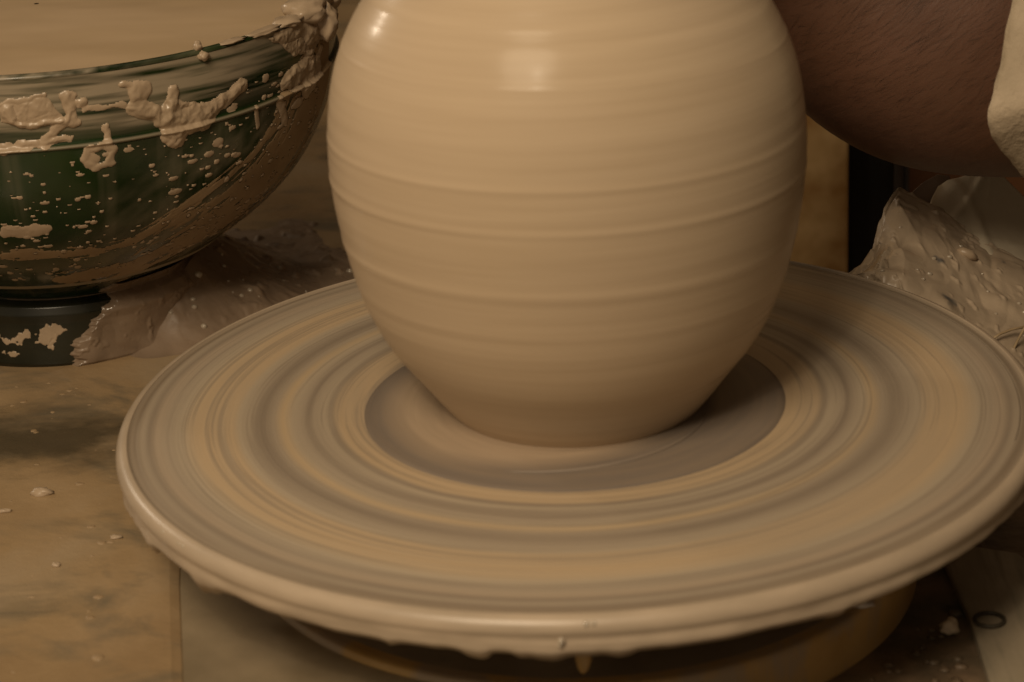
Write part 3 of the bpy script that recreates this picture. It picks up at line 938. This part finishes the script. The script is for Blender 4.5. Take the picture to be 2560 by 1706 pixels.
LMid = [tuple((np.array(a) * .5 + np.array(b) * .5) + np.array((0, -0.004, 0.003))) for a, b in zip(LT, LB)]
LBack = [(x + 0.002, y + 0.012, z - 0.004) for x, y, z in LT]
LBack2 = [(x + 0.004, y + 0.02, -0.0725) for x, y, z in LT]
dents = [(0.27, 0.22, .05, -.0016), (0.40, 0.52, .04, .0015), (0.62, 0.30, .05, .0016), (0.18, 0.45, .05, -.0018), (0.75, 0.55, .06, -.0018)]
def lb(U, V):
    o = 0
    for a, b, w, h in dents: o = o + h * np.exp(-((U - a) ** 2 + (V - b) ** 2) / w ** 2)
    o = o - 0.0007 * (1 - np.minimum(np.abs(fbm(U * 7, V * 4 + U * 3, 23, 3)) * 9, 1)) + 0.0010 * np.maximum(fbm(U * 30, V * 22, 29, 2) - .22, 0) * 6
    return o
v, f = sheet([LBack2, LBack, LT, LMid, LB, LC], 260, 260, 0.0011, 40, 5, lambda U, V: lb(U, (V - .4) / .6))
lump = mesh_obj('clay_lump', v, f, M_lump)
tag(lump, 'glossy wet brown clay lump behind the right edge of the wheel', 'clay')
def on_lump(x, y):
    pts_ = np.array([v_.co[:] for v_ in lump.data.vertices])
    return pts_[np.argmin((pts_[:, 0] - x) ** 2 + (pts_[:, 1] - y) ** 2 + 1e-3 * (pts_[:, 2] < -.05))]


rb = np.random.RandomState(12)
lp = np.array([v_.co[:] for v_ in lump.data.vertices]).reshape(260, 260, 3)
for i in range(22):
    a_, b_ = rb.randint(20, 210), rb.randint(118, 190)
    q_ = rb.uniform(.0004, .0009)
    blob('water_bead', tuple(lp[a_, b_]), (q_ * 1.4, q_, q_), M_water, lump, i, 0.15, n=(10, 7))
# curled scrap of clay on the lump and beads of water
SC = [(0.1475, 0.1405, -0.0065), (0.1502, 0.1395, -0.0060), (0.1530, 0.139, -0.0072), (0.1555, 0.139, -0.0088)]
v, f = tube(SC, [0.0012, 0.0020, 0.0022, 0.0010], 9)
o = mesh_obj('clay_scrap', v, f, M_slop); tag(o, 'curled scrap of clay stuck on the glossy brown lump', 'clay scrap')

SA_lo = [(0.1286, 0.158, 0.0066), (0.1324, 0.16, 0.0044), (0.1372, 0.161, 0.0019), (0.1431, 0.163, -0.0004), (0.1481, 0.165, -0.0025)]
SA_hi = [(0.1298, 0.16, 0.0078), (0.1351, 0.168, 0.0092), (0.141, 0.176, 0.0108), (0.1474, 0.182, 0.0117), (0.1529, 0.186, 0.0095)]
v, f = sheet([SA_lo, SA_hi], 60, 30, 0.0006, 60, 8)
o = mesh_obj('plastic_flap', v, f, M_flap)
md = o.modifiers.new('solidify', 'SOLIDIFY'); md.thickness = 0.0012
tag(o, 'pinkish grey plastic flap peeking from under the larger grey sheet', 'plastic sheet')
SB_lo = [(0.1397, 0.155, 0.0030), (0.1435, 0.154, 0.0006), (0.155, 0.152, -0.0089), (0.1672, 0.150, -0.0154), (0.1826, 0.148, -0.0237), (0.1981, 0.146, -0.0328)]
SB_mid = [(0.1423, 0.166, 0.0065), (0.1491, 0.167, 0.0051), (0.1619, 0.168, 0.0), (0.1729, 0.167, -0.0076), (0.1853, 0.164, -0.018), (0.2006, 0.16, -0.029)]
SB_hi = [(0.1465, 0.176, 0.0084), (0.1559, 0.18, 0.0105), (0.1692, 0.184, 0.0131), (0.174, 0.184, 0.0092), (0.1868, 0.182, -0.0042), (0.2046, 0.18, -0.0195)]
v, f = sheet([SB_lo, SB_mid, SB_hi], 120, 60, 0.0010, 45, 18, lambda U, V: 0.0012 * np.exp(-((U + 0.35 * V - 0.42) / .05) ** 2) + 0.0008 * np.exp(-((U - 0.2 * V - 0.1) / .03) ** 2))
o = mesh_obj('plastic_sheet', v, f, M_sheet)
md = o.modifiers.new('solidify', 'SOLIDIFY'); md.thickness = 0.0012
tag(o, 'grey clay filmed plastic sheet over the lump below the forearm', 'plastic sheet')

for pts, lab in (([(0.1536, 0.095, -0.0247), (0.1572, 0.097, -0.0233), (0.1622, 0.1, -0.0229), (0.1692, 0.102, -0.0226)], 'pale straw lying level at the right wheel edge'),
                 ([(0.1605, 0.098, -0.0349), (0.1618, 0.098, -0.0319), (0.1641, 0.098, -0.0264), (0.1664, 0.098, -0.0217), (0.1689, 0.098, -0.0171)], 'pale straw leaning steeply at the right wheel edge')):
    v, f = tube(pts, [0.0005] * len(pts), 8)
    o = mesh_obj('straw', v, f, M_straw); tag(o, lab, 'straw', 'straws at the right wheel edge')
# crumbs
crumb((-0.1897, 0.0379, -0.0445), (.0042, .0024, .0018), 3, M_slop, 'largest glossy clay crumb on the table left of the wheel')
crumb((-0.2005, 0.0245, -0.0447), (.0030, .0012, .0009), 4, M_slop, 'thin clay sliver on the table at the left picture edge')
crumb((-0.1738, -0.0182, -0.0447), (.0016, .0013, .0009), 5, M_slop, 'tiny pale clay crumb on the table, nearest the viewer')
crumb((-0.1571, 0.0008, -0.0447), (.0022, .0014, .0007), 6, M_slop, 'flat clay crumb on the table close to the wheel rim')
crumb((0.1137, -0.0580, -0.0585), (.0032, .0026, .0030), 7, M_drycrumb, 'pale lumpy clay crumb beside the grey plank', 'pale clay crumbs under the wheel')
crumb((0.0850, -0.0690, -0.0432), (.0036, .0018, .0013), 9, M_white, 'whitish clay crumb sitting on the ochre drum edge', 'pale clay crumbs under the wheel')

# dark clay scraps that litter the well floor
rs = np.random.RandomState(9)
VV, FF, off = [], [], 0
for i in range(260):
    x = rs.uniform(0.02, 0.125); y = rs.uniform(-0.16, 0.03)
    if x * x + y * y < 0.116 ** 2: continue
    q = rs.uniform(.0008, .0028)
    nu_, nv_ = 8, 6
    th_ = np.linspace(0, 2 * np.pi, nu_, endpoint=False); ph_ = np.linspace(.05, np.pi - .05, nv_)
    T, P = np.meshgrid(th_, ph_, indexing='ij')
    r = 1 + 0.6 * (rs.rand(nu_, nv_) - .5)
    VV.append(np.stack([x + q * r * np.sin(P) * np.cos(T), y + q * r * np.sin(P) * np.sin(T) * rs.uniform(.6, 1.3), -0.0603 + q * .5 * r * np.cos(P)], -1).reshape(-1, 3))
    FF.append(grid_faces(nu_, nv_, True)[:, ::-1] + off); off += nu_ * nv_
o = mesh_obj('clay_scraps', np.concatenate(VV), np.concatenate(FF), M_pit)
tag(o, kind='stuff')

# ------------------------------------------------------------------ the potter: bare forearm, hand behind the pot, caked sleeve
person = empty('person', (0.30, 0.05, 0.1), 'person with bare brown forearm and clay caked sleeve reaching behind the pot', 'person')
PO = Vector((0.30, 0.05, 0.1))
nodes = [(.375, .07, .137, .058), (.30, .10, .105, .055), (.245, .12, .089, .0555), (.192, .13, .082, .056), (.161, .132, .0822, .0575), (.133, .132, .0862, .0585), (.1085, .130, .1015, .0530),
         (.086, .126, .131, .042), (.066, .115, .155, .0325), (.051, .102, .174, .0245), (.040, .088, .186, .021), (.028, .074, .191, .019)]
vs = [n[:3] for n in nodes]; rd = [n[3] for n in nodes]
es = [(i, i + 1) for i in range(len(nodes) - 1)]
wrist = len(nodes) - 2; palm = len(nodes) - 1
def potr(z): return float(cubic(zk, rk, np.array([z]))[0])
for k, (ang, z0, spread) in enumerate(((62, .191, 30), (66, .180, 36), (70, .168, 35), (76, .157, 28))):
    prev = palm
    for j in range(4):
        a = R(ang + spread * j * 0.62 + 3)
        z = z0 - 0.0015 * j
        q = potr(z) + 0.0075 + (0.004 if j == 0 else 0) + 0.0015 * (j == 1)
        vs.append((q * math.cos(a), q * math.sin(a), z)); rd.append((.0095, .0088, .0080, .0068)[j])
        es.append((prev, len(vs) - 1)); prev = len(vs) - 1
prev = wrist
for j in range(3):
    a = R(48 - 22 * j); z = .184 - .006 * j
    q = potr(z) + 0.0095 + (0.004 if j == 0 else 0)
    vs.append((q * math.cos(a), q * math.sin(a), z)); rd.append((.0115, .0098, .0078)[j])
    es.append((prev, len(vs) - 1)); prev = len(vs) - 1
me = bpy.data.meshes.new('body')
me.from_pydata([tuple(Vector(p) - PO) for p in vs], es, [])
body = bpy.data.objects.new('body', me); COL.objects.link(body); body.parent = person
me.materials.append(M_skin)
sk = body.modifiers.new('skin', 'SKIN'); sk.use_smooth_shade = True
sk.branch_smoothing = 0.3
lay = me.skin_vertices[0] if len(me.skin_vertices) else None
if lay is None:
    bpy.context.view_layer.objects.active = body
    bpy.ops.mesh.customdata_skin_add(); lay = me.skin_vertices[0]
for i, r in enumerate(rd):
    lay.data[i].radius = (r * 1.03, r * 1.03); lay.data[i].use_root = (i == 0)
ss = body.modifiers.new('subsurf', 'SUBSURF'); ss.levels = 3; ss.render_levels = 3

# fine hairs on the forearm
bpy.context.view_layer.update()
from mathutils.bvhtree import BVHTree
dgp = bpy.context.evaluated_depsgraph_get()
ev = body.evaluated_get(dgp)
bvh = BVHTree.FromObject(ev, dgp)
rs = np.random.RandomState(3)
VV, FF = [], []
for i in range(1300):
    o_ = Vector((rs.uniform(.078, .165), -0.02, rs.uniform(.03, .135))) - PO
    hit, nrm, idx, dist = bvh.ray_cast(o_, Vector((0.0, 1, -0.15)))
    if hit is None: continue
    g = Vector((0.72 + rs.normal(0, .18), -0.1, 0.62 + rs.normal(0, .18)))
    g = (g - nrm * g.dot(nrm)).normalized()
    L = rs.uniform(.006, .014); w = 0.000028
    side = g.cross(nrm).normalized() * w
    p0 = hit; p1 = hit + g * L * .5 + nrm * .0007; p2 = hit + g * L + nrm * 0.0009 - Vector((0, 0, .0008))
    b0 = len(VV)
    VV += [p0 - side, p0 + side, p1 + side * .8, p1 - side * .8, p2]
    FF += [(b0, b0 + 1, b0 + 2, b0 + 3), (b0 + 3, b0 + 2, b0 + 4)]
hr = mesh_obj('arm_hair', [tuple(p) for p in VV], FF, M_hair, person)
tag(hr, kind='stuff')

HEM = [(0.15, 0.058, 0.1132), (0.1464, 0.052, 0.0986), (0.1429, 0.047, 0.0851), (0.1394, 0.043, 0.0759), (0.1417, 0.046, 0.0692), (0.1479, 0.052, 0.0601), (0.1566, 0.06, 0.0489),
       (0.163, 0.085, 0.041), (0.168, 0.115, 0.045), (0.170, 0.145, 0.07), (0.168, 0.155, 0.105), (0.164, 0.145, 0.14), (0.160, 0.115, 0.155), (0.155, 0.08, 0.140)]
H = np.array(HEM + HEM[:1])
H = resamp(H, 121)[:-1]
# soften the corners a little
for _ in range(2): H = (np.roll(H, 1, 0) + 2 * H + np.roll(H, -1, 0)) / 4
n, m = len(H), 60
cen = H.mean(0)
G = np.zeros((n, m, 3))
sh = np.linspace(0, 1, m)
for j, t in enumerate(sh):
    ax = np.array((0.20 * t, -0.03 * t, 0.055 * t))
    G[:, j] = cen + (H - cen) * (1 + 0.10 * t) + ax
U, V = np.meshgrid(np.arange(n) / n, sh, indexing='ij')
d1 = np.gradient(G, axis=0); d2 = np.gradient(G, axis=1)
nn = np.cross(d1, d2); nn /= np.linalg.norm(nn, axis=-1, keepdims=True)
outw = np.sign((nn * (G - G.mean(0, keepdims=True))).sum(-1, keepdims=True)); nn = nn * outw
fold = 0.0045 * np.exp(-((G[..., 2] - (0.062 - 0.45 * (G[..., 0] - 0.16))) / 0.006) ** 2) * (G[..., 1] < .08)
no = 0.0016 * fbm(G[..., 0] * 60 + G[..., 1] * 40, G[..., 2] * 60, 14, 5) + 0.0008 * np.maximum(fbm(G[..., 0] * 260, G[..., 2] * 260 + G[..., 1] * 90, 15, 3) - .08, 0) * 4
G = G + nn * (no - 0 * fold)[..., None]
G[:, :, 0] += (0.0012 * fbm(U * 90, V * 3, 19, 3)) * np.exp(-V / .02)
sl = mesh_obj('sleeve', (G - np.array(PO)).reshape(-1, 3), grid_faces(n, m, True), M_sleeve, person)
md = sl.modifiers.new('solidify', 'SOLIDIFY'); md.thickness = 0.003; md.offset = -1

# small dried splashes on the table
rs = np.random.RandomState(21)
VV, FF, off = [], [], 0
for i in range(170):
    x = rs.uniform(-0.30, -0.125); y = rs.uniform(-0.09, 0.17)
    if x * x + y * y < 0.155 ** 2 or math.hypot(x + .2131, y - .2155) < 0.068: continue
    q = abs(rs.normal(0, .0006)) + .0003
    nu_, nv_ = 9, 5
    th_ = np.linspace(0, 2 * np.pi, nu_, endpoint=False); ph_ = np.linspace(.05, np.pi / 2, nv_)
    T, P = np.meshgrid(th_, ph_, indexing='ij')
    r = 1 + 0.5 * (rs.rand(nu_, 1) - .5)
    VV.append(np.stack([x + q * 1.5 * r * np.sin(P) * np.cos(T), y + q * r * np.sin(P) * np.sin(T) * rs.uniform(.6, 1.6), -0.0451 + q * .45 * np.cos(P)], -1).reshape(-1, 3))
    FF.append(grid_faces(nu_, nv_, True)[:, ::-1] + off); off += nu_ * nv_
o = mesh_obj('dried_splashes', np.concatenate(VV), np.concatenate(FF), M_smear)
tag(o, kind='stuff')
